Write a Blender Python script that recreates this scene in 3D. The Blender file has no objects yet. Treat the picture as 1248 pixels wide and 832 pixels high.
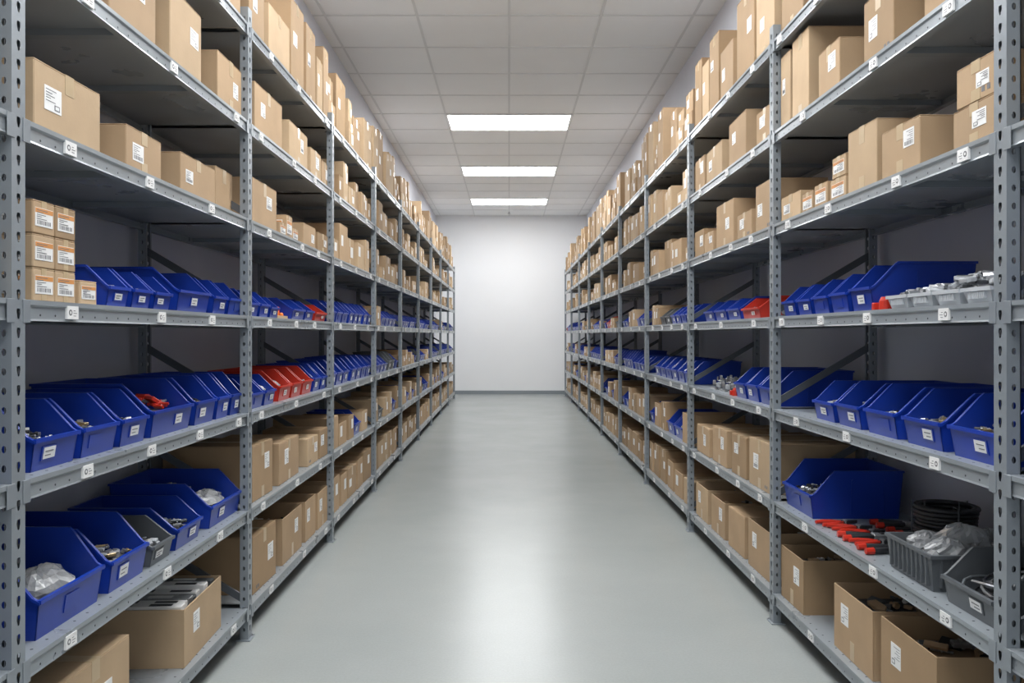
import bpy, bmesh, random, math
from mathutils import Matrix, Vector
R = random.Random(7)
scene = bpy.context.scene
COL = scene.collection

# ------------------------------------------------------------------ materials
MATS = {}
def mat(name, col, rough=0.5, metal=0.0, var=0.0, scale=8.0, bump=0.0, bscale=60.0, emis=0.0, trans=0.0, coat=0.0, objvar=0.0, rvar=0.0, alpha=1.0, spec=0.5):
    m = bpy.data.materials.new(name); m.use_nodes = True
    nt = m.node_tree; b = nt.nodes['Principled BSDF']
    b.inputs['Base Color'].default_value = (*col, 1)
    b.inputs['Roughness'].default_value = rough
    b.inputs['Metallic'].default_value = metal
    b.inputs['Transmission Weight'].default_value = trans
    b.inputs['Coat Weight'].default_value = coat
    b.inputs['Alpha'].default_value = alpha
    b.inputs['Specular IOR Level'].default_value = spec
    if emis:
        b.inputs['Emission Color'].default_value = (0.975, 0.99, 1.0, 1)
        b.inputs['Emission Strength'].default_value = emis
    geo = nt.nodes.new('ShaderNodeNewGeometry')
    if var or rvar:
        n = nt.nodes.new('ShaderNodeTexNoise'); n.inputs['Scale'].default_value = scale
        n.inputs['Detail'].default_value = 5
        nt.links.new(geo.outputs['Position'], n.inputs['Vector'])
        if var:
            mr = nt.nodes.new('ShaderNodeMapRange')
            mr.inputs['From Min'].default_value = 0.3; mr.inputs['From Max'].default_value = 0.7
            mr.inputs['To Min'].default_value = 1 - var; mr.inputs['To Max'].default_value = 1 + var
            nt.links.new(n.outputs['Fac'], mr.inputs['Value'])
            mx = nt.nodes.new('ShaderNodeVectorMath'); mx.operation = 'SCALE'
            mx.inputs[0].default_value = col
            src = mr.outputs['Result']
            if objvar:
                oi = nt.nodes.new('ShaderNodeObjectInfo')
                m2 = nt.nodes.new('ShaderNodeMapRange')
                m2.inputs['To Min'].default_value = 1 - objvar; m2.inputs['To Max'].default_value = 1 + objvar
                nt.links.new(oi.outputs['Random'], m2.inputs['Value'])
                mm = nt.nodes.new('ShaderNodeMath'); mm.operation = 'MULTIPLY'
                nt.links.new(src, mm.inputs[0]); nt.links.new(m2.outputs['Result'], mm.inputs[1])
                src = mm.outputs[0]
            nt.links.new(src, mx.inputs['Scale'])
            nt.links.new(mx.outputs['Vector'], b.inputs['Base Color'])
        if rvar:
            m3 = nt.nodes.new('ShaderNodeMapRange')
            m3.inputs['From Min'].default_value = 0.3; m3.inputs['From Max'].default_value = 0.7
            m3.inputs['To Min'].default_value = rough - rvar; m3.inputs['To Max'].default_value = rough + rvar
            nt.links.new(n.outputs['Fac'], m3.inputs['Value'])
            nt.links.new(m3.outputs['Result'], b.inputs['Roughness'])
    if bump:
        n2 = nt.nodes.new('ShaderNodeTexNoise'); n2.inputs['Scale'].default_value = bscale
        n2.inputs['Detail'].default_value = 4
        nt.links.new(geo.outputs['Position'], n2.inputs['Vector'])
        bp = nt.nodes.new('ShaderNodeBump'); bp.inputs['Strength'].default_value = bump
        bp.inputs['Distance'].default_value = 0.01
        nt.links.new(n2.outputs['Fac'], bp.inputs['Height'])
        nt.links.new(bp.outputs['Normal'], b.inputs['Normal'])
    MATS[name] = m
    return m

mat('cardboard_a', (0.415, 0.285, 0.168), 0.8, var=0.07, scale=5, bump=0.05, objvar=0.10)
mat('cardboard_b', (0.48, 0.345, 0.212), 0.8, var=0.07, scale=5, bump=0.05, objvar=0.10)
mat('cardboard_c', (0.35, 0.235, 0.132), 0.8, var=0.07, scale=5, bump=0.05, objvar=0.10)
mat('cardboard_inner', (0.30, 0.20, 0.118), 0.85, var=0.08, scale=9)
mat('packing_tape', (0.49, 0.37, 0.225), 0.28)
mat('label_white', (0.80, 0.80, 0.79), 0.5)
mat('label_ink', (0.06, 0.06, 0.065), 0.6)
mat('tag_ink', (0.16, 0.16, 0.17), 0.6)
mat('label_orange', (0.62, 0.27, 0.08), 0.5)
mat('plastic_blue', (0.009, 0.040, 0.33), 0.30, var=0.06, scale=6, objvar=0.12)
mat('plastic_red', (0.52, 0.030, 0.015), 0.35, var=0.05)
mat('plastic_orange', (0.75, 0.20, 0.02), 0.4)
mat('plastic_yellow', (0.75, 0.50, 0.05), 0.4)
mat('plastic_grey', (0.10, 0.11, 0.12), 0.4, var=0.06)
mat('plastic_dark', (0.025, 0.026, 0.03), 0.45)
mat('plastic_clear', (0.70, 0.73, 0.76), 0.2, trans=0.35)
mat('poly_bag', (0.62, 0.64, 0.66), 0.2, trans=0.5, bump=0.35, bscale=40)
mat('metal_parts', (0.46, 0.47, 0.49), 0.32, metal=0.7, var=0.2, scale=40)
mat('brass_parts', (0.52, 0.40, 0.23), 0.35, metal=0.7)
mat('fill_dark', (0.08, 0.08, 0.085), 0.7, var=0.4, scale=60, bump=0.6, bscale=90)
mat('rack_steel', (0.255, 0.285, 0.312), 0.36, metal=0.2, var=0.05, scale=3, rvar=0.05)
mat('rack_deck', (0.295, 0.325, 0.350), 0.32, metal=0.2, var=0.05, scale=3, rvar=0.06)
mat('rack_brace', (0.11, 0.122, 0.138), 0.42, metal=0.25)
mat('rack_hole', (0.04, 0.045, 0.05), 0.7)
mat('wall_paint', (0.90, 0.905, 0.915), 0.65, var=0.01, scale=1.2, bump=0.03, bscale=120)
mat('wall_side_shaded', (0.66, 0.675, 0.735), 0.7, var=0.02, scale=1.5, bump=0.03, bscale=120)  # white side walls, with the shade behind the shelves mixed into the colour
mat('baseboard_paint', (0.26, 0.29, 0.31), 0.5)
mat('ceiling_tile', (0.88, 0.885, 0.88), 0.85, var=0.012, scale=2, bump=0.12, bscale=200)
mat('ceiling_grid', (0.70, 0.705, 0.70), 0.5)
mat('light_panel', (0.9, 0.9, 0.9), 0.5, emis=24.0)
mat('light_frame', (0.85, 0.85, 0.85), 0.4)

def floor_mat():
    m = bpy.data.materials.new('epoxy_floor'); m.use_nodes = True
    nt = m.node_tree; b = nt.nodes['Principled BSDF']
    geo = nt.nodes.new('ShaderNodeNewGeometry')
    n = nt.nodes.new('ShaderNodeTexNoise'); n.inputs['Scale'].default_value = 1.1; n.inputs['Detail'].default_value = 6
    n.inputs['Roughness'].default_value = 0.6
    nt.links.new(geo.outputs['Position'], n.inputs['Vector'])
    cr = nt.nodes.new('ShaderNodeValToRGB')
    cr.color_ramp.elements[0].position = 0.25; cr.color_ramp.elements[0].color = (0.315, 0.336, 0.328, 1)
    cr.color_ramp.elements[1].position = 0.75; cr.color_ramp.elements[1].color = (0.355, 0.373, 0.364, 1)
    nt.links.new(n.outputs['Fac'], cr.inputs['Fac'])
    n2 = nt.nodes.new('ShaderNodeTexNoise'); n2.inputs['Scale'].default_value = 90; n2.inputs['Detail'].default_value = 3
    nt.links.new(geo.outputs['Position'], n2.inputs['Vector'])
    mr = nt.nodes.new('ShaderNodeMapRange'); mr.inputs['To Min'].default_value = 0.92; mr.inputs['To Max'].default_value = 1.08
    nt.links.new(n2.outputs['Fac'], mr.inputs['Value'])
    sc = nt.nodes.new('ShaderNodeVectorMath'); sc.operation = 'SCALE'
    nt.links.new(cr.outputs['Color'], sc.inputs[0]); nt.links.new(mr.outputs['Result'], sc.inputs['Scale'])
    nt.links.new(sc.outputs['Vector'], b.inputs['Base Color'])
    mr2 = nt.nodes.new('ShaderNodeMapRange'); mr2.inputs['To Min'].default_value = 0.22; mr2.inputs['To Max'].default_value = 0.29
    nt.links.new(n.outputs['Fac'], mr2.inputs['Value'])
    nt.links.new(mr2.outputs['Result'], b.inputs['Roughness'])
    b.inputs['Specular IOR Level'].default_value = 0.17
    n3 = nt.nodes.new('ShaderNodeTexNoise'); n3.inputs['Scale'].default_value = 3; n3.inputs['Detail'].default_value = 1
    nt.links.new(geo.outputs['Position'], n3.inputs['Vector'])
    bp = nt.nodes.new('ShaderNodeBump'); bp.inputs['Strength'].default_value = 0.02; bp.inputs['Distance'].default_value = 0.02
    nt.links.new(n3.outputs['Fac'], bp.inputs['Height']); nt.links.new(bp.outputs['Normal'], b.inputs['Normal'])
    MATS['epoxy_floor'] = m
floor_mat()

# ------------------------------------------------------------------ mesh builder
class MB:
    def __init__(s):
        s.v = []; s.f = []; s.m = []; s.names = []; s.M = Matrix.Identity(4)
    def mi(s, name):
        if name not in s.names: s.names.append(name)
        return s.names.index(name)
    def add(s, vs, fs, mt):
        o = len(s.v); k = s.mi(mt)
        for p in vs: s.v.append(s.M @ Vector(p))
        for f in fs:
            s.f.append(tuple(i + o for i in f)); s.m.append(k)
    def box(s, x0, x1, y0, y1, z0, z1, mt):
        vs = [(x, y, z) for x in (x0, x1) for y in (y0, y1) for z in (z0, z1)]
        s.add(vs, [(0,1,3,2),(4,6,7,5),(0,4,5,1),(2,3,7,6),(0,2,6,4),(1,5,7,3)], mt)
    def cbox(s, x0, x1, y0, y1, z0, z1, mt, b=0.003):
        X = (x0, x1); Y = (y0, y1); Z = (z0, z1); vs = []; idx = {}
        for i in (0,1):
            for j in (0,1):
                for k in (0,1):
                    sx = 1 if i == 0 else -1; sy = 1 if j == 0 else -1; sz = 1 if k == 0 else -1
                    x, y, z = X[i], Y[j], Z[k]
                    idx[(i,j,k,'x')] = len(vs); vs.append((x, y+sy*b, z+sz*b))
                    idx[(i,j,k,'y')] = len(vs); vs.append((x+sx*b, y, z+sz*b))
                    idx[(i,j,k,'z')] = len(vs); vs.append((x+sx*b, y+sy*b, z))
        g = lambda i,j,k,a: idx[(i,j,k,a)]
        fs = []
        for i in (0,1):
            fs.append((g(i,0,0,'x'),g(i,1,0,'x'),g(i,1,1,'x'),g(i,0,1,'x')))
            fs.append((g(0,i,0,'y'),g(1,i,0,'y'),g(1,i,1,'y'),g(0,i,1,'y')))
            fs.append((g(0,0,i,'z'),g(1,0,i,'z'),g(1,1,i,'z'),g(0,1,i,'z')))
            for j in (0,1):
                fs.append((g(i,j,0,'x'),g(i,j,1,'x'),g(i,j,1,'y'),g(i,j,0,'y')))
                fs.append((g(i,0,j,'x'),g(i,1,j,'x'),g(i,1,j,'z'),g(i,0,j,'z')))
                fs.append((g(0,i,j,'y'),g(1,i,j,'y'),g(1,i,j,'z'),g(0,i,j,'z')))
                for k in (0,1):
                    fs.append((g(i,j,k,'x'),g(i,j,k,'y'),g(i,j,k,'z')))
        s.add(vs, fs, mt)
    def prism(s, A, B, mt):
        n = len(A)
        fs = [tuple(range(n)), tuple(range(2*n-1, n-1, -1))]
        for i in range(n):
            j = (i+1) % n
            fs.append((i, j, n+j, n+i))
        s.add(list(A)+list(B), fs, mt)
    def tube(s, pts, r, mt, n=8, closed=False):
        pts = [Vector(p) for p in pts]; vs = []; fs = []
        N = len(pts)
        for i, p in enumerate(pts):
            a = pts[(i-1) % N] if (closed or i > 0) else p
            c = pts[(i+1) % N] if (closed or i < N-1) else p
            t = (c-a).normalized()
            up = Vector((0,0,1)) if abs(t.z) < 0.9 else Vector((1,0,0))
            e1 = t.cross(up).normalized(); e2 = t.cross(e1)
            rr = r[i] if isinstance(r, (list, tuple)) else r
            for k in range(n):
                an = 2*math.pi*k/n
                vs.append(p + e1*math.cos(an)*rr + e2*math.sin(an)*rr)
        rng = N if closed else N-1
        for i in range(rng):
            for k in range(n):
                a = i*n+k; b = i*n+(k+1) % n; i2 = (i+1) % N
                fs.append((a, b, i2*n+(k+1) % n, i2*n+k))
        if not closed:
            fs.append(tuple(range(n))); fs.append(tuple((N-1)*n+k for k in range(n)))
        s.add(vs, fs, mt)
    def blob(s, c, rx, ry, rz, mt, rg, jag=0.25, nu=14, nv=8):
        vs = []; fs = []
        for j in range(nv+1):
            th = math.pi*j/nv
            for i in range(nu):
                ph = 2*math.pi*i/nu
                k = 1+rg.uniform(-jag, jag)
                z = -math.cos(th)
                zz = max(-0.55, z*(1+rg.uniform(-jag, jag)*0.6))
                vs.append((c[0]+rx*k*math.sin(th)*math.cos(ph), c[1]+ry*k*math.sin(th)*math.sin(ph), c[2]+rz*(zz+0.55)))
        for j in range(nv):
            for i in range(nu):
                fs.append((j*nu+i, j*nu+(i+1) % nu, (j+1)*nu+(i+1) % nu, (j+1)*nu+i))
        s.add(vs, fs, mt)
    def finish(s, name, parent=None, origin=None, smooth=False):
        if origin is None:
            xs = [p.x for p in s.v]; ys = [p.y for p in s.v]; zs = [p.z for p in s.v]
            origin = Vector(((min(xs)+max(xs))/2, (min(ys)+max(ys))/2, min(zs)))
        origin = Vector(origin)
        me = bpy.data.meshes.new(name)
        me.from_pydata([p-origin for p in s.v], [], s.f)
        for n in s.names: me.materials.append(MATS[n])
        me.polygons.foreach_set('material_index', s.m)
        bm = bmesh.new(); bm.from_mesh(me)
        bmesh.ops.recalc_face_normals(bm, faces=bm.faces)
        bm.to_mesh(me); bm.free()
        if smooth:
            for p in me.polygons: p.use_smooth = True
        ob = bpy.data.objects.new(name, me); ob.location = origin
        COL.objects.link(ob)
        if parent: ob.parent = parent
        return ob

# ------------------------------------------------------------------ room
XL, XR = -1.86, 1.96
YB, YF, H = -1.2, 21.0, 4.52
def slab(name, a, b, mt):
    m = MB(); m.box(a[0], b[0], a[1], b[1], a[2], b[2], mt); return m.finish(name)
slab('floor', (XL-0.1, YB-5, -0.1), (XR+0.1, YF+0.1, 0), 'epoxy_floor')
slab('wall_left', (XL-0.1, YB-0.1, 0), (XL, YF+0.1, H), 'wall_side_shaded')
slab('wall_right', (XR, YB-0.1, 0), (XR+0.1, YF+0.1, H), 'wall_side_shaded')
slab('wall_far', (XL, YF, 0), (XR, YF+0.1, H), 'wall_paint')
slab('baseboard_far', (XL, YF-0.015, 0), (XR, YF, 0.09), 'baseboard_paint')
slab('baseboard_left', (XL, YB, 0), (XL+0.012, YF-0.016, 0.09), 'baseboard_paint')
slab('baseboard_right', (XR-0.012, YB, 0), (XR, YF-0.016, 0.09), 'baseboard_paint')
T = 0.87
Y0 = 11.3
m = MB()
m.box(XL-0.1, XR+0.1, YB-0.1, YF+0.1, H, H+0.1, 'ceiling_tile')
k = -20
while Y0+k*T < YF:
    y = Y0+k*T
    if y > YB: m.box(XL, XR, y-0.012, y+0.012, H-0.006, H, 'ceiling_grid')
    k += 1
for i in range(-2, 3):
    m.box(i*T-0.012, i*T+0.012, YB, YF, H-0.0065, H, 'ceiling_grid')
m.finish('ceiling')
for y in (Y0, Y0+4*T, Y0+8*T, Y0-6*T, Y0-9*T, Y0-12*T):
    m = MB()
    m.box(-T+0.03, T-0.03, y+0.03, y+T-0.03, H-0.014, H-0.0075, 'light_panel')
    for a in ((-T, T, y, y+0.03), (-T, T, y+T-0.03, y+T), (-T, -T+0.03, y+0.03, y+T-0.03), (T-0.03, T, y+0.03, y+T-0.03)):
        m.box(*a, H-0.02, H-0.0066, 'light_frame')
    m.finish('ceiling_light_panel')
m = MB()
m.tube([(0, 20.3, H-0.0066), (0, 20.3, H-0.05)], 0.018, 'metal_parts')
m.tube([(0, 20.3, H-0.05), (0, 20.3, H-0.056)], 0.04, 'metal_parts', n=12)
m.finish('fire_sprinkler')

# ------------------------------------------------------------------ racks
LV = [0.16+0.478*i for i in range(7)]
SIDE = {'L': dict(s=-1, L=1.28, d1=2.16, bay=1.93, n=9), 'R': dict(s=1, L=1.37, d1=2.31, bay=2.015, n=9)}
DEP = 0.54; PW = 0.04; PH = 0.06; PT = 3.11

def post_mesh(s):
    m = MB(); P = 0.05; nc = 61; base = 0.03
    def strip(f, W, hw, hh, tear):
        for c in range(nc):
            z0 = base+c*P; zc = z0+P/2; z1 = z0+P
            o = [(0,z0),(W/2,z0),(W,z0),(W,zc),(W,z1),(W/2,z1),(0,z1),(0,zc)]
            if tear:
                h = [(-.35*hw,-hh),(0,-hh),(.35*hw,-hh),(hw*.9,hh*.2),(hw*.8,hh),(0,hh*1.1),(-.8*hw,hh),(-hw*.9,hh*.2)]
            else:
                h = [(-.7*hw,-.7*hh),(0,-hh),(.7*hw,-.7*hh),(hw,0),(.7*hw,.7*hh),(0,hh),(-.7*hw,.7*hh),(-hw,0)]
            h = [(W/2+a, zc+b) for a, b in h]
            m.add([f(*p) for p in o+h], [(i, (i+1) % 8, 8+(i+1) % 8, 8+i) for i in range(8)], 'rack_steel')
        m.add([f(0,0), f(W,0), f(W,base), f(0,base)], [(0,1,2,3)], 'rack_steel')
        zt = base+nc*P
        m.add([f(0,zt), f(W,zt), f(W,PT), f(0,PT)], [(0,1,2,3)], 'rack_steel')
    strip(lambda a, z: (0, -PH/2+a, z), PH, 0.009, 0.013, True)
    strip(lambda a, z: (a, -PH/2, z), PW, 0.006, 0.010, False)
    strip(lambda a, z: (a, PH/2, z), PW, 0.006, 0.010, False)
    m.box(PW-0.003, PW, -PH/2, -PH/2+0.014, 0, PT, 'rack_steel')
    m.box(PW-0.003, PW, PH/2-0.014, PH/2, 0, PT, 'rack_steel')
    m.box(0.018, 0.02, -PH/2+.001, PH/2-.001, 0.02, PT-.01, 'rack_brace')
    m.cbox(-0.012, PW+0.02, -PH/2-0.012, PH/2+0.012, 0, 0.006, 'rack_steel', 0.001)
    m.tube([(-0.006, 0.03, 0.006), (-0.006, 0.03, 0.014)], 0.006, 'metal_parts', n=6)
    m.v = [Vector((s*p.x, p.y, p.z)) for p in m.v]
    return m

def shelf_mesh(s, ln):
    m = MB()
    y0 = PH/2+0.001; y1 = ln-PH/2-0.001
    prof = [(0,0),(0,-.013),(.006,-.018),(.006,-.05),(.004,-.056),(.03,-.056),(.03,-.05),(.012,-.048),(.012,-.022),
            (DEP-.012,-.022),(DEP-.012,-.048),(DEP-.03,-.05),(DEP-.03,-.056),(DEP-.004,-.056),(DEP-.004,0)]
    A = [(u, y0, z) for u, z in prof]; B = [(u, y1, z) for u, z in prof]
    n = len(A)
    m.add(A+B, [(i, (i+1) % n, n+(i+1) % n, n+i) for i in range(n)], 'rack_deck')
    for y in (0.33, 0.66):
        m.box(0.02, DEP-0.02, ln*y-0.02, ln*y+0.02, -0.045, -0.022, 'rack_steel')
    for a, b in ((PH/2-0.012, PH/2+0.022), (ln-PH/2-0.022, ln-PH/2+0.012)):
        m.cbox(-0.002, 0.0, a, b, -0.062, 0.0, 'rack_steel', 0.0008)
    y = y0+0.08
    while y < y1-0.05:
        m.tube([(0.0055, y, -0.04), (0.0065, y, -0.04)], 0.0035, 'rack_hole', n=6)
        m.tube([(0.03, y, 0.0002), (0.03, y, -0.002)], 0.0045, 'rack_hole', n=6)
        y += 0.075
    m.v = [Vector((s*p.x, p.y, p.z)) for p in m.v]
    return m

def tag(m, yc, z, w=0.06, h=0.038):
    m.box(-0.002, 0.0055, yc-w/2, yc+w/2, z-h, z, 'label_white')
    m.tube([(-0.002, yc-w*.24, z-h*.5), (-0.0025, yc-w*.24, z-h*.5)], h*.24, 'tag_ink', n=10)
    m.tube([(-0.0025, yc-w*.24, z-h*.5), (-0.0028, yc-w*.24, z-h*.5)], h*.12, 'label_white', n=8)
    for k in range(3):
        m.box(-0.0025, -0.002, yc+w*0.04, yc+w*(0.2+0.07*((k*5) % 3)), z-h*(0.32+0.2*k)-0.002, z-h*(0.32+0.2*k), 'tag_ink')

for key, S in SIDE.items():
    s = S['s']; e = bpy.data.objects.new('metal_shelving_rack', None); COL.objects.link(e)
    e.location = (s*S['L'], 0, 0)
    pm = post_mesh(s).finish('upright_0', origin=(0,0,0)); sm = shelf_mesh(s, S['bay']).finish('shelf_0', origin=(0,0,0))
    pme, sme = pm.data, sm.data
    bpy.data.objects.remove(pm); bpy.data.objects.remove(sm)
    rear = pme.copy()
    for v in rear.vertices: v.co.x = s*DEP - v.co.x
    rear.flip_normals()
    br = MB(); tg = MB(); rr = random.Random(3 if s < 0 else 4)
    tg.M = Matrix.Diagonal((s,1,1,1)); br.M = Matrix.Diagonal((s,1,1,1))
    for i in range(-1, S['n']+1):
        y = S['d1']+i*S['bay']
        for nm, me in (('upright_front', pme), ('upright_rear', rear)):
            o = bpy.data.objects.new('%s_%d' % (nm, i+1), me); COL.objects.link(o)
            o.parent = e; o.location = (0, y, 0)
        for z in LV[:-1]:
            A = [(PW-.01, y-.006, z+0.055), (PW-.01, y-.006, z+0.015), (DEP-PW+.01, y-.006, z+0.30), (DEP-PW+.01, y-.006, z+0.34)]
            br.prism(A, [(a[0], a[1]+0.012, a[2]) for a in A], 'rack_brace')
        br.box(PW-.01, DEP-PW+.01, y-.008, y+.008, 0.06, 0.09, 'rack_brace')
        if i < S['n']:
            for k, z in enumerate(LV):
                o = bpy.data.objects.new('shelf_%d_%d' % (i+1, k), sme); COL.objects.link(o)
                o.parent = e; o.location = (0, y, z)
                yy = 0.18+rr.uniform(0, .2)
                while yy < S['bay']-0.12:
                    tag(tg, y+yy, z-0.010)
                    yy += rr.uniform(0.42, 0.75)
    b = br.finish('diagonal_braces', e, origin=(0,0,0))
    t = tg.finish('shelf_edge_tags', e, origin=(0,0,0))

# ------------------------------------------------------------------ goods
def place(m, side, y, z, setb, dep, ang=0.0):
    S = SIDE[side]
    m.M = Matrix.Diagonal((S['s'],1,1,1)) @ Matrix.Translation((S['L']+setb+dep/2, y, z)) @ Matrix.Rotation(ang, 4, 'Z') @ Matrix.Translation((-dep/2, 0, 0))

def label(m, yc, zc, w, h, fine, x=0.0, code=False):
    m.box(x-0.0012, x, yc-w/2, yc+w/2, zc-h/2, zc+h/2, 'label_white')
    if fine:
        for k, (a, b) in enumerate(((.42,.9),(.30,.55),(.18,.75),(.08,.4),(-.04,.82))):
            m.box(x-0.0018, x-0.0012, yc-w*.42, yc-w*.42+w*.84*b*.8, zc+h*(a-.06)-.0009, zc+h*(a-.06)+.0009, 'tag_ink')
        if code:
            n = 9
            for k in range(n):
                a = yc-w*.4+w*.8*k/n
                m.box(x-0.0018, x-0.0012, a, a+w*.8/n*(0.3+0.25*(k*7 % 3)/2), zc-h*.40, zc-h*.18, 'tag_ink')
        else:
            m.box(x-0.0018, x-0.0012, yc+w*.08, yc+w*.38, zc-h*.40, zc-h*.18, 'tag_ink')
            m.box(x-0.0020, x-0.0018, yc+w*.12, yc+w*.34, zc-h*.36, zc-h*.22, 'label_white')

def closed_box(m, w, d, h, rg, fine=True, small=False):
    c = rg.choice(['cardboard_a','cardboard_b','cardboard_a','cardboard_b','cardboard_c'])
    m.cbox(0, d, -w/2, w/2, 0, h-0.0045, c, 0.003)
    g = 0.0012
    m.cbox(0.0008, d-0.0008, -w/2+.0008, -g, h-0.0045, h-0.001, c, 0.0008)
    m.cbox(0.0008, d-0.0008, g, w/2-.0008, h-0.0045, h-0.001, c, 0.0008)
    tw = min(0.024, w*0.12)
    if rg.random() < 0.8:
        m.box(-0.0008, d+0.0008, -tw, tw, h-0.001, h, 'packing_tape')
        dl = min(h*0.3, 0.07)
        m.box(-0.0008, 0.0001, -tw, tw, h-dl, h, 'packing_tape')
        if rg.random() < 0.5:
            m.box(-0.0008, 0.0001, -tw, tw, 0.003, min(h*.3, .06), 'packing_tape')
    if small:
        label(m, 0, h*0.5, w*0.8, h*0.55, fine, code=True)
        m.box(-0.0016, -0.0012, -w*.4, w*.4, h*.62, h*.76, 'label_orange')
        label_side(m, w, d, h)
    elif rg.random() < 0.85:
        lw = min(0.085, w*0.33)*rg.uniform(.8,1.15); lh = min(0.08, h*0.38)*rg.uniform(.8,1.1)
        label(m, rg.choice([1,1,-1])*w*rg.uniform(.12,.27), h*rg.uniform(.45,.68), lw, lh, fine, code=rg.random() < .3)
    if fine and rg.random() < 0.35:
        a = -w*.36
        for k in range(2):
            m.box(-0.0008, 0.0001, a+k*.028, a+k*.028+.016, 0.02, 0.036, 'tag_ink')

def label_side(m, w, d, h):
    m.box(d*.12, d*.5, -w/2-0.0012, -w/2, h*.22, h*.78, 'label_white')
    m.box(d*.14, d*.48, -w/2-0.0018, -w/2-.0012, h*.62, h*.74, 'label_orange')
    for k in range(8):
        m.box(d*(.15+.04*k), d*(.15+.04*k)+.003, -w/2-0.0018, -w/2-.0012, h*.28, h*.5, 'label_ink')

def heap(m, x0, x1, y0, y1, z, n, mts, rg, size=0.02, rise=0.0):
    M0 = m.M.copy()
    for _ in range(n):
        a = size*rg.uniform(.5,1.3); b = size*rg.uniform(.25,.7)
        x = rg.uniform(x0+size, x1-size); y = rg.uniform(y0+size*1.1, y1-size*1.1)
        fx = (x-x0)/(x1-x0); fy = (y-y0)/(y1-y0)
        z1 = z+rg.uniform(0, size*0.9)+rise*(math.sin(math.pi*fx)**.7)*(math.sin(math.pi*fy)**.5)
        m.M = M0 @ Matrix.Translation((x, y, z1)) @ Matrix.Rotation(rg.uniform(0,6.28), 4, 'Z') @ Matrix.Rotation(rg.uniform(-.7,.7), 4, 'X')
        mt = rg.choice(mts)
        if rg.random() < 0.5:
            m.cbox(-a, a, -b, b, -b*.5, b*.5, mt, b*.15)
        else:
            m.tube([(-a,0,0),(-a*.2,0,0),(-a*.2,0,0.0001),(a,0,0)], [b*.8,b*.8,b*.45,b*.45], mt, n=6)
    m.M = M0

def mound(m, x0, x1, y0, y1, z, rise, mt):
    n = 8; vs = []; fs = []
    for i in range(n+1):
        for j in range(n+1):
            fx = i/n; fy = j/n
            vs.append((x0+(x1-x0)*fx, y0+(y1-y0)*fy, z+rise*(max(0, math.sin(math.pi*fx))**.7)*(max(0, math.sin(math.pi*fy))**.5)))
    for i in range(n):
        for j in range(n):
            a = i*(n+1)+j
            fs.append((a, a+1, a+n+2, a+n+1))
    m.add(vs, fs, mt)

def open_box(m, w, d, h, rg, fine=True, content='parts'):
    c = rg.choice(['cardboard_a','cardboard_a','cardboard_b','cardboard_c']); t = 0.006
    m.cbox(0, t, -w/2, w/2, 0, h, c, 0.0015)
    m.cbox(d-t, d, -w/2, w/2, 0, h, c, 0.0015)
    m.box(t, d-t, -w/2, -w/2+t, 0, h-.0005, c); m.box(t, d-t, w/2-t, w/2, 0, h-.0005, c)
    m.box(t, d-t, -w/2+t, w/2-t, 0, t, 'cardboard_inner')
    m.box(t, t+.004, -w/2+t, w/2-t, h*.45, h-.012, 'cardboard_inner')
    m.box(d-t-.004, d-t, -w/2+t, w/2-t, h*.45, h-.012, 'cardboard_inner')
    if rg.random() < 0.3:
        m.prism([(t, w/2, h), (d-t, w/2, h), (d-t, w/2-.004, h), (t, w/2-.004, h)],
                [(t+.01, w/2+.008, h-.07), (d-t-.01, w/2+.008, h-.07), (d-t-.01, w/2+.004, h-.07), (t+.01, w/2+.004, h-.07)], 'cardboard_inner')
    fl = h*rg.uniform(.6,.8)
    if content == 'strips':
        m.box(t+.004, d-t-.004, -w/2+t, w/2-t, t, h*.72, 'fill_dark')
        n = 8; pitch = (w-2*t-.012)/n
        for k in range(n):
            y = -w/2+t+.006+pitch*k
            x = rg.uniform(.0,.03); zt = h*rg.uniform(.96,1.06)
            m.cbox(t+.006+x, d-t-.006-rg.uniform(.0,.03), y, y+pitch*.9, h*.72, zt, ['label_white','label_white','metal_parts','plastic_grey'][k % 4], .003)
            if k % 4 < 2:
                m.box(.06, .15, y+pitch*.15, y+pitch*.6, zt-.002, zt+.0008, 'plastic_dark')
                m.box(.22, .25, y+pitch*.15, y+pitch*.75, zt-.002, zt+.0008, 'plastic_dark')
            else:
                m.box(.10, .20, y+pitch*.2, y+pitch*.7, zt-.002, zt+.0008, 'label_white')
    else:
        m.box(t+.004, d-t-.004, -w/2+t, w/2-t, t, fl, 'fill_dark' if rg.random() < .45 else 'cardboard_inner')
        if fine:
            heap(m, t+.01, d-t-.01, -w/2+t, w/2-t, fl, 22, ['plastic_dark','metal_parts','cardboard_b','plastic_grey','cardboard_a','label_white'], rg, 0.032)
    lw = min(.075, w*.32)
    label(m, rg.choice([1,-1])*w*.2, h*.62, lw, lw*1.1, fine)
    if fine and rg.random() < .5:
        m.box(-0.0008, 0.0001, -.02, .02, h*.02, h*.3, 'packing_tape')

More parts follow.
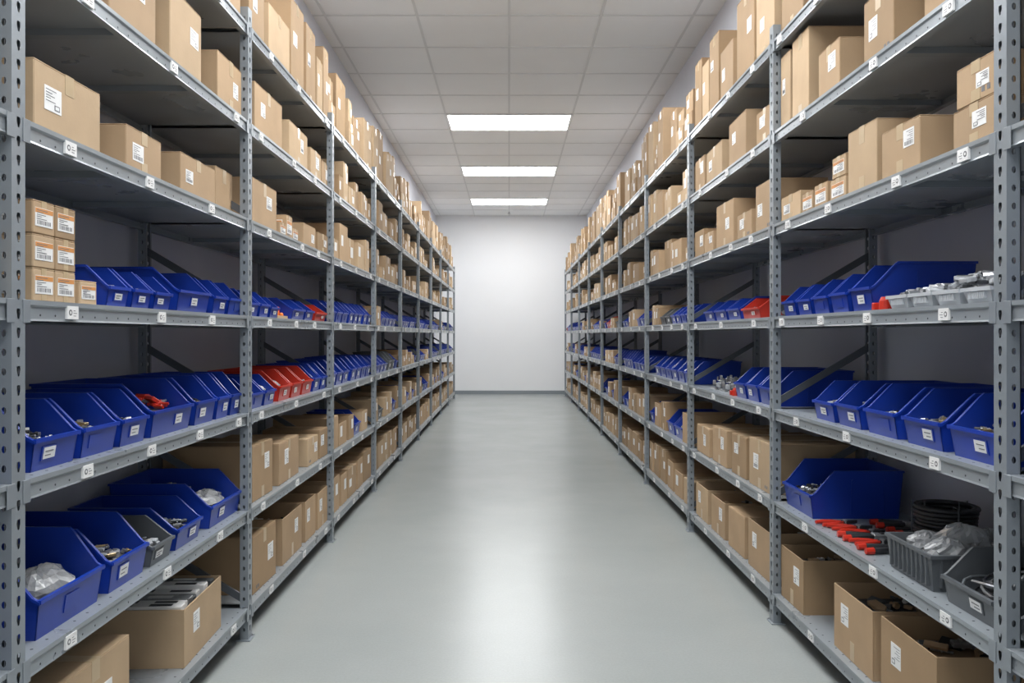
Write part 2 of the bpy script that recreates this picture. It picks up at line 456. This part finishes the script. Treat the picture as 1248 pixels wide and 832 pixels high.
def bin_(m, w, l, h, rg, mt='plastic_blue', fine=True, content=None):
    t = 0.004; tp = 0.010*w/0.25
    def yo(z): return w/2-0.006-tp*(1-z/h)
    fr = 0.48*h
    prof = [(0.03*l+.006, 0), (0.004, fr), (0.05*l, fr+0.012), (0.22*l, h*0.93), (0.26*l, h), (l-.004, h), (l-.018, 0)]
    for sg in (-1, 1):
        A = [(u, sg*yo(z), z) for u, z in prof]; B = [(u, sg*(yo(z)-t), z) for u, z in prof]
        m.prism(A, B, mt)
        rim = [(0.0, fr-.004), (0.05*l, fr+.008), (0.22*l, h*.93-.002), (0.26*l, h), (l, h)]
        for (u0, z0), (u1, z1) in zip(rim[:-1], rim[1:]):
            a = yo(z0); b = yo(z1)
            m.prism([(u0, sg*(a-t-.001), z0+.003), (u0, sg*(a+.006), z0+.003), (u0, sg*(a+.006), z0-.006), (u0, sg*(a-t-.001), z0-.006)],
                    [(u1, sg*(b-t-.001), z1+.003), (u1, sg*(b+.006), z1+.003), (u1, sg*(b+.006), z1-.006), (u1, sg*(b-t-.001), z1-.006)], mt)
        if fine:
            for q in (.45, .8):
                zz = .82*h
                m.prism([(q*l-.003, sg*(yo(.1*h)), .1*h), (q*l+.003, sg*(yo(.1*h)), .1*h), (q*l+.003, sg*(yo(zz)), zz), (q*l-.003, sg*(yo(zz)), zz)],
                        [(q*l-.003, sg*(yo(.1*h)+.003), .1*h), (q*l+.003, sg*(yo(.1*h)+.003), .1*h), (q*l+.003, sg*(yo(zz)+.003), zz), (q*l-.003, sg*(yo(zz)+.003), zz)], mt)
    def wall(u0, z0, u1, z1, th):
        a = yo(z0); b = yo(z1)
        m.prism([(u0,-a,z0),(u0,a,z0),(u1,b,z1),(u1,-b,z1)], [(u0+th,-a,z0),(u0+th,a,z0),(u1+th,b,z1),(u1+th,-b,z1)], mt)
    wall(0.03*l+.006, 0, 0.004, fr, t)
    wall(l-.018-t, 0, l-.004-t, h, t)
    m.box(-.003, .010, -yo(fr)-.004, yo(fr)+.004, fr-.007, fr+.004, mt)
    m.box(l-.012, l, -w/2+.002, w/2-.002, h-.007, h+.003, mt)
    m.box(0.03*l+.006, l-.018, -yo(0), yo(0), 0, t, mt)
    xf = lambda z: (0.03*l+.006)*(1-z/fr)+.004*(z/fr)
    z0 = fr*.30; z1 = fr*.76; lw = min(.075, w*.38); yc = w*.14*rg.choice([1,-1,0])
    m.prism([(xf(z0)-.003,yc-lw/2,z0),(xf(z0)-.003,yc+lw/2,z0),(xf(z1)-.003,yc+lw/2,z1),(xf(z1)-.003,yc-lw/2,z1)],
            [(xf(z0),yc-lw/2,z0),(xf(z0),yc+lw/2,z0),(xf(z1),yc+lw/2,z1),(xf(z1),yc-lw/2,z1)], mt)
    if rg.random() < .7:
        lw *= .8; z0 += .004; z1 -= .004
        m.prism([(xf(z0)-.004,yc-lw/2,z0),(xf(z0)-.004,yc+lw/2,z0),(xf(z1)-.004,yc+lw/2,z1),(xf(z1)-.004,yc-lw/2,z1)],
            [(xf(z0)-.003,yc-lw/2,z0),(xf(z0)-.003,yc+lw/2,z0),(xf(z1)-.003,yc+lw/2,z1),(xf(z1)-.003,yc-lw/2,z1)], 'label_white')
        if fine:
            for k in range(2):
                zz = z0+(z1-z0)*(.3+.35*k)
                m.box(xf(zz)-.0048, xf(zz)-.0042, yc-lw*.38, yc+lw*(.1+.2*k), zz-.0015, zz+.0015, 'tag_ink')
    yi = yo(0)-t
    zf = fr*.66
    if content is None: content = rg.choice(['metal','dark','mixed','metal','bag'])
    if content == 'bag':
        m.box(.06*l, l-.03, -yi, yi, t, fr*.35, 'fill_dark')
        m.blob((.25*l, 0, fr*.35), l*.17, yi*.8, h*.33, 'poly_bag', rg, .16, 22, 12)
        m.blob((.60*l, 0, fr*.35), l*.24, yi*.8, h*.42, 'poly_bag', rg, .16, 22, 12)
        if fine: heap(m, .08*l, l*.5, -yi, yi, fr*.5, 14, ['metal_parts','label_white'], rg, .017)
    elif content == 'cables':
        m.box(.06*l, l-.03, -yi, yi, t, fr*.4, 'fill_dark')
        for k in range(12):
            ph = rg.uniform(0,6.3); r0 = rg.uniform(.5,.78)*yi; cx = l*rg.uniform(.32,.6)
            m.tube([(cx+r0*1.3*math.cos(ph+i*.35), r0*math.sin(ph+i*.35), fr*.55+.02+.016*math.sin(i*.5+k)+.004*k) for i in range(17)], .0048, rg.choice(['plastic_dark','plastic_dark','plastic_grey','metal_parts']), n=6)
    else:
        m.box(.06*l, l-.03, -yi, yi, t, zf, 'fill_dark')
        if fine:
            rise = h*.18
            mound(m, .06*l, l-.03, -yi, yi, zf, rise, 'fill_dark')
            mts = {'metal':['metal_parts','metal_parts','brass_parts','plastic_clear'], 'dark':['plastic_dark','metal_parts','plastic_grey','metal_parts'],
                   'red':['plastic_red','plastic_red','plastic_red','metal_parts'], 'mixed':['label_white','metal_parts','plastic_dark','brass_parts']}[content]
            heap(m, .06*l, l-.04, -yi, yi, zf+.003, 80 if content != 'red' else 70, mts, rg, .016 if content != 'red' else .026, rise if content != 'red' else h*.32)

NAMES = {'B':'cardboard_box','O':'open_cardboard_box','b':'blue_storage_bin','r':'red_storage_bin','g':'grey_storage_bin','s':'small_carton'}
def item(m, kind, side, z, y0, y1, h, dep, setb, ang, rg, fine=True, content=None):
    w = y1-y0
    place(m, side, (y0+y1)/2, z, setb, dep, ang)
    if kind == 'B': closed_box(m, w, dep, h, rg, fine)
    elif kind == 's': closed_box(m, w, dep, h, rg, fine, small=True)
    elif kind == 'O': open_box(m, w, dep, h, rg, fine, content or 'parts')
    else: bin_(m, w, dep, h, rg, {'b':'plastic_blue','r':'plastic_red','g':'plastic_grey'}[kind], fine, content)

def near(side, lev, rows):
    for r in rows:
        kind, y0, y1, h = r[:4]
        dep = r[4] if len(r) > 4 else 0.42
        o = r[5] if len(r) > 5 else {}
        m = MB()
        item(m, kind, side, LV[lev]+o.get('z', 0), y0, y1, h, dep, o.get('set', 0.035), o.get('ang', R.uniform(-.02,.02) if kind in 'BO' else 0), R, True, o.get('c'))
        m.finish(NAMES[kind])

# ---- left, bay 0 / 1
near('L', 3, [('B',1.78,2.10,.19)]); near('L', 4, [('B',1.72,2.10,.2)]); near('L', 2, [('b',1.84,2.10,.19,.42),('b',1.56,1.82,.19,.42)])
near('L', 1, [('b',1.70,2.08,.24,.44)]); near('L', 0, [('O',1.6,2.0,.27)]); near('L', 5, [('B',1.6,2.05,.3)])
near('L', 6, [('B',2.3,2.7,.3),('B',2.8,3.2,.35),('B',3.3,3.6,.4),('B',3.7,4.05,.33)])
near('L', 5, [('B',2.3,2.62,.28),('B',2.72,3.08,.30,.42),('B',3.20,3.54,.31,.42),('B',3.74,4.10,.24,.38)])
near('L', 4, [('B',2.30,2.66,.2,.42),('B',2.84,3.13,.155,.36),('B',3.32,3.70,.165,.38),('B',3.86,4.10,.22,.44,{'set':.09})])
for a in range(2):
    for b in range(3):
        near('L', 3, [('s',2.285+a*.115,2.285+a*.115+.11,.094,.20,{'z':b*.0945,'ang':0})])
near('L', 3, [('s',2.535,2.64,.075,.16),('b',2.72,2.88,.135,.30),('b',2.90,3.06,.135,.30),('b',3.08,3.24,.13,.30),('b',3.30,3.66,.175,.42),('b',3.70,3.88,.16,.36),('b',3.90,4.09,.16,.36)])
near('L', 2, [('b',2.29,2.545,.185,.42,{'c':'mixed'}),('b',2.56,2.80,.185,.42),('b',2.82,3.03,.185,.42),('b',3.06,3.46,.20,.46,{'c':'red'}),('b',3.49,3.73,.20,.42),('b',3.75,3.92,.20,.42),('b',3.935,4.10,.20,.4)])
near('L', 1, [('b',2.31,2.70,.235,.44,{'c':'bag'}),('b',2.74,3.03,.215,.46,{'c':'metal'}),('g',3.06,3.26,.15,.44,{'c':'metal'}),('b',3.29,3.56,.17,.44,{'c':'dark'}),('b',3.66,4.09,.20,.46,{'c':'bag'})])
near('L', 0, [('B',2.42,2.86,.31,.42,{'ang':.03}),('O',3.32,3.80,.235,.40,{'c':'strips','ang':-.04})])
# ---- left, bay 2
near('L', 6, [('B',4.18,4.45,.36),('B',4.55,4.95,.30),('B',5.0,5.3,.52),('B',5.36,5.62,.50),('B',5.66,5.84,.38),('B',5.87,6.02,.52)])
near('L', 5, [('B',4.30,4.78,.27,.4),('B',4.95,5.4,.24,.4),('B',5.5,5.78,.2,.4),('B',5.8,6.02,.18,.4)])
near('L', 4, [('B',4.24,4.68,.24,.42),('s',4.75,4.88,.08,.2),('s',4.89,5.02,.14,.2),('s',5.03,5.16,.08,.2),('B',5.3,5.62,.15,.35),('B',5.7,6.0,.14,.3)])
near('L', 3, [('b',4.20,4.37,.14,.32),('b',4.39,4.56,.14,.32),('b',4.58,4.75,.12,.3),('b',5.05,5.35,.13,.4),('b',5.37,5.6,.13,.4),('r',5.64,5.98,.12,.38)])
near('L', 2, [('b',4.22,4.46,.16,.38),('b',4.48,4.68,.16,.38),('r',4.76,5.02,.175,.42),('r',5.04,5.28,.175,.42),('r',5.30,5.56,.175,.42),('b',5.60,5.80,.18,.4),('b',5.82,6.01,.18,.4)])
near('L', 1, [('B',4.24,4.60,.29,.46),('B',4.72,5.18,.24,.42),('B',5.4,5.7,.18,.4),('B',5.75,6.0,.2,.4)])
near('L', 0, [('B',4.26,4.66,.30,.46),('O',4.80,5.25,.27,.42),('O',5.34,5.62,.26,.42),('O',5.68,6.0,.25,.4)])
# ---- right, bay 0 / 1
near('R', 2, [('b',2.0,2.25,.19,.42),('b',1.74,1.99,.19,.42)]); near('R', 4, [('B',1.8,2.2,.25)]); near('R', 1, [('g',1.9,2.22,.18,.4)]); near('R', 0, [('O',1.8,2.2,.27)])
near('R', 3, [('b',1.9,2.2,.16,.4)]); near('R', 5, [('B',1.7,2.15,.3)])
near('R', 6, [('B',2.5,2.9,.3),('B',3.0,3.4,.35),('B',3.5,3.85,.4),('B',3.95,4.27,.36)])
near('R', 5, [('B',4.14,4.28,.38,.42),('B',3.88,4.11,.40,.30),('B',3.52,3.76,.22,.30),('B',3.02,3.28,.26,.34),('B',2.42,2.8,.25,.4)])
near('R', 4, [('B',4.0,4.27,.13,.3),('s',3.83,3.97,.10,.2),('s',3.66,3.81,.11,.2),('s',3.46,3.62,.10,.2),('s',3.46,3.60,.09,.2,{'z':.1005}),('B',3.17,3.43,.26,.34),('B',2.84,3.12,.185,.38),
   ('B',2.38,2.62,.13,.36),('B',2.39,2.60,.125,.34,{'z':.1302})])
near('R', 3, [('b',4.08,4.27,.15,.36),('b',3.87,4.06,.15,.36),('b',3.66,3.85,.16,.38),('b',3.45,3.64,.17,.40),('b',3.22,3.43,.19,.42)])
near('R', 2, [('b',3.60,3.84,.17,.40),('b',3.33,3.58,.185,.44),('b',3.02,3.29,.19,.45,{'c':'mixed'}),('b',2.70,2.97,.19,.45),('b',2.385,2.66,.195,.45,{'c':'mixed'})])
near('R', 1, [('b',3.86,4.26,.225,.44,{'c':'dark'}),('g',2.40,2.70,.17,.40,{'c':'cables'})])
near('R', 0, [('O',3.96,4.27,.26,.44),('O',3.20,3.58,.27,.42),('O',2.72,3.13,.28,.42)])
# ---- right, bay 2
near('R', 6, [('B',4.4,4.7,.40),('B',4.76,5.1,.50),('B',5.2,5.5,.34),('B',5.56,5.8,.52),('B',5.83,6.02,.42),('B',6.05,6.25,.5)])
near('R', 5, [('B',4.42,4.7,.2,.36),('B',4.9,5.3,.29,.3),('B',5.45,5.9,.24,.4),('B',5.95,6.25,.25,.4)])
near('R', 4, [('B',4.42,4.72,.27,.3),('B',4.8,5.1,.16,.3),('B',5.2,5.6,.29,.3),('B',5.7,5.95,.15,.3),('B',5.98,6.25,.2,.3)])
near('R', 3, [('r',4.66,5.02,.125,.36),('b',5.06,5.36,.14,.4),('b',5.38,5.68,.14,.4),('b',5.7,5.98,.14,.4)])
near('R', 2, [('b',4.42,4.68,.19,.44),('b',4.70,4.93,.19,.44),('b',4.95,5.18,.18,.44)])
near('R', 1, [('B',4.46,4.84,.27,.46),('B',4.92,5.22,.25,.44),('B',5.34,5.72,.24,.4),('B',5.8,6.2,.2,.4)])
near('R', 0, [('O',4.46,4.86,.27,.46),('B',4.95,5.3,.25,.42),('O',5.4,5.75,.24,.42),('O',5.85,6.22,.24,.42)])

# ---- special goods
def special(name, side, y, z, setb, dep, fn, smooth=False, ang=0):
    m = MB(); place(m, side, y, z, setb, dep, ang); fn(m); return m.finish(name, smooth=smooth)
def coil(m):
    rg = random.Random(5)
    for layer in range(11):
        R0 = 0.108+rg.uniform(-.006,.006); ox = rg.uniform(-.004,.004); oy = rg.uniform(-.004,.004)
        for R1 in (R0, R0-.0165):
            m.tube([(0.12+ox+R1*math.cos(2*math.pi*i/32), oy+R1*math.sin(2*math.pi*i/32), 0.0085+layer*.0165) for i in range(32)], 0.0085, 'plastic_dark', n=8, closed=True)
    for a in (0.4, 2.5, 4.6):
        c, s_ = math.cos(a), math.sin(a)
        m.tube([(0.12+(.077+q[0])*c, (.077+q[0])*s_, q[1]) for q in ((0,.004),(.047,.004),(.047,.187),(0,.187))], .003, 'plastic_grey', n=6, closed=True)
special('cable_coil', 'R', 3.32, LV[1], 0.26, 0.24, coil, smooth=True)
def pliers(m):
    for sg in (-1, 1):
        m.tube([(0.0, sg*.028, .011), (.04, sg*.030, .011), (.08, sg*.02, .011), (.115, sg*.006, .011)], [.008,.0095,.009,.006], 'plastic_red', n=8)
        m.tube([(0.112, sg*.007, .011), (.135, -sg*.006, .011)], [.008,.008], 'plastic_dark', n=8)
        m.prism([(.13, 0, .004), (.13, sg*.014, .004), (.165, sg*.009, .004), (.19, sg*.002, .004), (.19, 0, .004)],
                [(.13, 0, .018), (.13, sg*.014, .018), (.165, sg*.009, .018), (.19, sg*.002, .018), (.19, 0, .018)], 'plastic_dark')
    m.tube([(.128, 0, .002), (.128, 0, .022)], .011, 'metal_parts', n=12)
for y, sb, a in ((3.76,.03,.2),(3.67,.05,0),(3.41,.04,.05),(3.58,.07,.1)):
    special('pliers', 'R', y, LV[1], sb, .19, pliers, ang=a)
def crimper(m):
    for sg in (-1, 1):
        m.tube([(0.0, sg*.035, .014), (.05, sg*.032, .014), (.10, sg*.022, .014), (.14, sg*.010, .014)], [.010,.013,.012,.009], 'plastic_dark', n=8)
        m.tube([(-0.002, sg*.035, .014), (.03, sg*.034, .014)], [.0125,.0145], 'plastic_red', n=8)
    m.cbox(.13,.19,-.024,.024,.003,.026,'metal_parts',.004)
    m.cbox(.16,.215,-.016,.016,.001,.03,'plastic_dark',.004)
special('crimping_tool', 'R', 3.72, LV[1], .27, .22, crimper, ang=-.05)
special('crimping_tool', 'R', 3.58, LV[1], .28, .22, crimper, ang=.05)
special('crimping_tool', 'R', 3.49, LV[1], .03, .22, crimper, ang=-.05)
special('crimping_tool', 'R', 3.29, LV[1], .03, .22, crimper, ang=.05)
def tote(m, w=.34, d=.44, h=.125, mt='plastic_grey', bag=True):
    t = .006
    def ring(e, z): return [(e, -w/2+e, z), (d-e, -w/2+e, z), (d-e, w/2-e, z), (e, w/2-e, z)]
    rings = [ring(.018, 0), ring(.006, h-.012), ring(0, h-.012), ring(0, h), ring(.006+t, h), ring(.018+t, t)]
    vs = [p for r in rings for p in r]; fs = [(0,1,2,3), (20,21,22,23)]
    for k in range(5):
        for i in range(4):
            j = (i+1) % 4
            fs.append((k*4+i, k*4+j, k*4+4+j, k*4+4+i))
    m.add(vs, fs, mt)
    for q in range(9):
        y = -w/2+.04+(w-.08)*q/8
        m.box(.003, .016, y-.003, y+.003, .015, h-.012, mt)
    for q in range(11):
        x = .04+(d-.08)*q/10
        m.box(x-.003, x+.003, -w/2+.003, -w/2+.016, .015, h-.012, mt)
    m.box(.03, d-.03, -w/2+.03, w/2-.03, t, h*.6, 'fill_dark')
    if bag:
        rg = random.Random(11)
        for (x, y, a, b, c) in ((.11,-.07,.075,.065,.06),(.22,.04,.09,.08,.075),(.34,-.06,.075,.07,.06),(.12,.09,.07,.055,.05),(.34,.09,.065,.055,.055)):
            m.blob((x, y, h*.55), a, b, c, 'poly_bag', rg, .17, 24, 13)
        heap(m, .04, d-.05, -w/2+.04, w/2-.04, h*.62, 40, ['metal_parts','plastic_dark','label_white'], rg, .02)
special('grey_tote_box', 'R', 2.93, LV[1], .035, .44, tote)
def mk_tray(seed, tall):
    def f(m):
        tote(m, .16, .30, .05, 'plastic_clear', False)
        rg = random.Random(seed)
        heap(m, .02, .28, -.065, .065, .04, 40, ['metal_parts','metal_parts','plastic_clear','plastic_grey','metal_parts'], rg, .024, tall)
    return f
for k, y in enumerate((3.00, 2.83, 2.66, 2.49)):
    special('parts_tray', 'R', y, LV[3], .03, .30, mk_tray(k, (.01,.02,.05,.04)[k]))
def bracket_pile(m):
    rg = random.Random(4)
    m.box(0.02,.18,-.07,.07,0,.012,'metal_parts')
    for k in range(10):
        M0 = m.M.copy()
        m.M = M0 @ Matrix.Translation((rg.uniform(.03,.16), rg.uniform(-.06,.06), .013+.006*k)) @ Matrix.Rotation(rg.uniform(0,3), 4, 'Z')
        m.cbox(-.05,.05,-.012,.012,0,.004,'metal_parts',.001); m.cbox(-.05,-.046,-.012,.012,0,.03,'metal_parts',.001); m.cbox(.046,.05,-.012,.012,0,.03,'metal_parts',.001)
        m.M = M0
def red_caps(m):
    for k in range(4):
        x = .02+.035*k; y = (-.012, .015)[k % 2]
        m.tube([(x, y, 0), (x, y, .035), (x, y, .05)], [.02,.018,.011], 'plastic_red', n=12)
    m.cbox(.0,.07,.032,.055,0,.03,'plastic_red',.003)
special('red_caps_pile', 'R', 3.145, LV[3], .03, .15, red_caps)
special('metal_bracket_pile', 'R', 4.50, LV[3], .06, .2, bracket_pile)
special('metal_bracket_pile', 'R', 5.9, LV[2], .06, .2, bracket_pile)
special('metal_bracket_pile', 'R', 5.65, LV[2], .06, .2, bracket_pile)
special('red_caps_pile', 'R', 5.245, LV[2], .04, .15, red_caps)
def orange_parts(m):
    rg = random.Random(2)
    m.box(.01,.2,-.11,.11,0,.02,'cardboard_b')
    for k in range(26):
        x = rg.uniform(.03,.18); y = rg.uniform(-.09,.09); hh = rg.uniform(.03,.08)
        m.tube([(x,y,.02),(x,y,hh),(x,y,hh+.008)], [.014,.014,.008], rg.choice(['plastic_orange','plastic_yellow','plastic_orange','plastic_red']), n=8)
special('orange_parts_pile', 'L', 4.90, LV[3], .05, .2, orange_parts)
special('metal_bracket_pile', 'R', 5.42, LV[2], .06, .2, bracket_pile)

# ---- far bays, one object per shelf row
def run(side, lev, y0, y1, rg, groups):
    y = y0
    while y < y1-.1:
        if lev >= 4:
            w = rg.uniform(.16,.40); w = min(w, y1-y)
            h = rg.uniform(.14,.34) if lev < 6 else rg.uniform(.26,.58)
            if lev == 4: h = rg.uniform(.12,.3)
            d = rg.uniform(.3,.44); sb = rg.uniform(.02,.06); a = rg.uniform(-.04,.04)
            if w > .12:
                if lev == 6 and rg.random() < .4:
                    h1 = h*.55
                    item(groups.setdefault('B', MB()), 'B', side, LV[lev], y+.01, y+w-.01, h1, d, sb, a, rg, False)
                    item(groups.setdefault('B', MB()), 'B', side, LV[lev]+h1, y+.02, y+w-.02-rg.uniform(0,.06), h-h1, d*.9, sb+.01, a, rg, False)
                else:
                    item(groups.setdefault('B', MB()), 'B', side, LV[lev], y+.01, y+w-.01, h, d, sb, a, rg, False)
            y += w+(rg.uniform(.01,.05) if rg.random() < .7 else rg.uniform(.05,.2))
        elif lev in (2, 3):
            r = rg.random(); n = rg.randint(3, 6)
            kind = 'b' if r < .60 else ('r' if r < .65 else ('g' if r < .72 else 'B'))
            w = rg.uniform(.17,.26); h = rg.uniform(.14,.19) if lev == 3 else rg.uniform(.16,.2)
            for _ in range(n if kind == 'b' else 2):
                if y+w > y1: break
                hh = h if kind != 'B' else rg.uniform(.1,.2)
                item(groups.setdefault(kind, MB()), kind, side, LV[lev], y+.004, y+w-.004, hh, .4, .03, 0, rg, False)
                y += w+.01
            y += rg.uniform(.02,.12)
            if y+w > y1: break
        elif lev == 1:
            r = rg.random(); kind = 'b' if r < .30 else ('g' if r < .38 else ('O' if r < .65 else 'B'))
            w = rg.uniform(.22,.38); w = min(w, y1-y)
            if w > .15:
                item(groups.setdefault(kind, MB()), kind, side, LV[lev], y+.008, y+w-.008, rg.uniform(.17,.27) if kind in 'BO' else .2, .42, .035, 0, rg, False)
            y += w+rg.uniform(.01,.08)
        else:
            kind = 'O' if rg.random() < .6 else 'B'
            w = rg.uniform(.25,.4); w = min(w, y1-y)
            if w > .15:
                item(groups.setdefault(kind, MB()), kind, side, LV[0], y+.01, y+w-.01, rg.uniform(.2,.3), .42, .035, rg.uniform(-.03,.03), rg, False)
            y += w+rg.uniform(.01,.08)
PL = {'B':'cardboard_box_row','O':'open_cardboard_box_row','b':'blue_storage_bin_row','r':'red_storage_bin_row','g':'grey_storage_bin_row'}
for side in 'LR':
    S = SIDE[side]
    rg = random.Random(21 if side == 'L' else 22)
    for lev in range(7):
        for bay in range(2, S['n']):
            a = S['d1']+bay*S['bay']+.05; b = a+S['bay']-.10
            groups = {}
            run(side, lev, a, b, rg, groups)
            for kd, m in groups.items():
                m.finish(PL[kd])

# ------------------------------------------------------------------ world, camera
w = bpy.data.worlds.new('world'); scene.world = w; w.use_nodes = True
w.node_tree.nodes['Background'].inputs['Color'].default_value = (0.95, 0.975, 1.0, 1)
w.node_tree.nodes['Background'].inputs['Strength'].default_value = 1.1
cam = bpy.data.cameras.new('camera'); co = bpy.data.objects.new('camera', cam); COL.objects.link(co)
co.location = (0, 0, 1.5); co.rotation_euler = (math.radians(90), 0, 0)
cam.sensor_width = 36; cam.lens = 1009/1248*36
cam.shift_x = 3.5/1248; cam.shift_y = -8/1248
cam.clip_start = 0.05
scene.camera = co
scene.view_settings.view_transform = 'Standard'
scene.view_settings.look = 'None'
print('objects', len(bpy.data.objects))
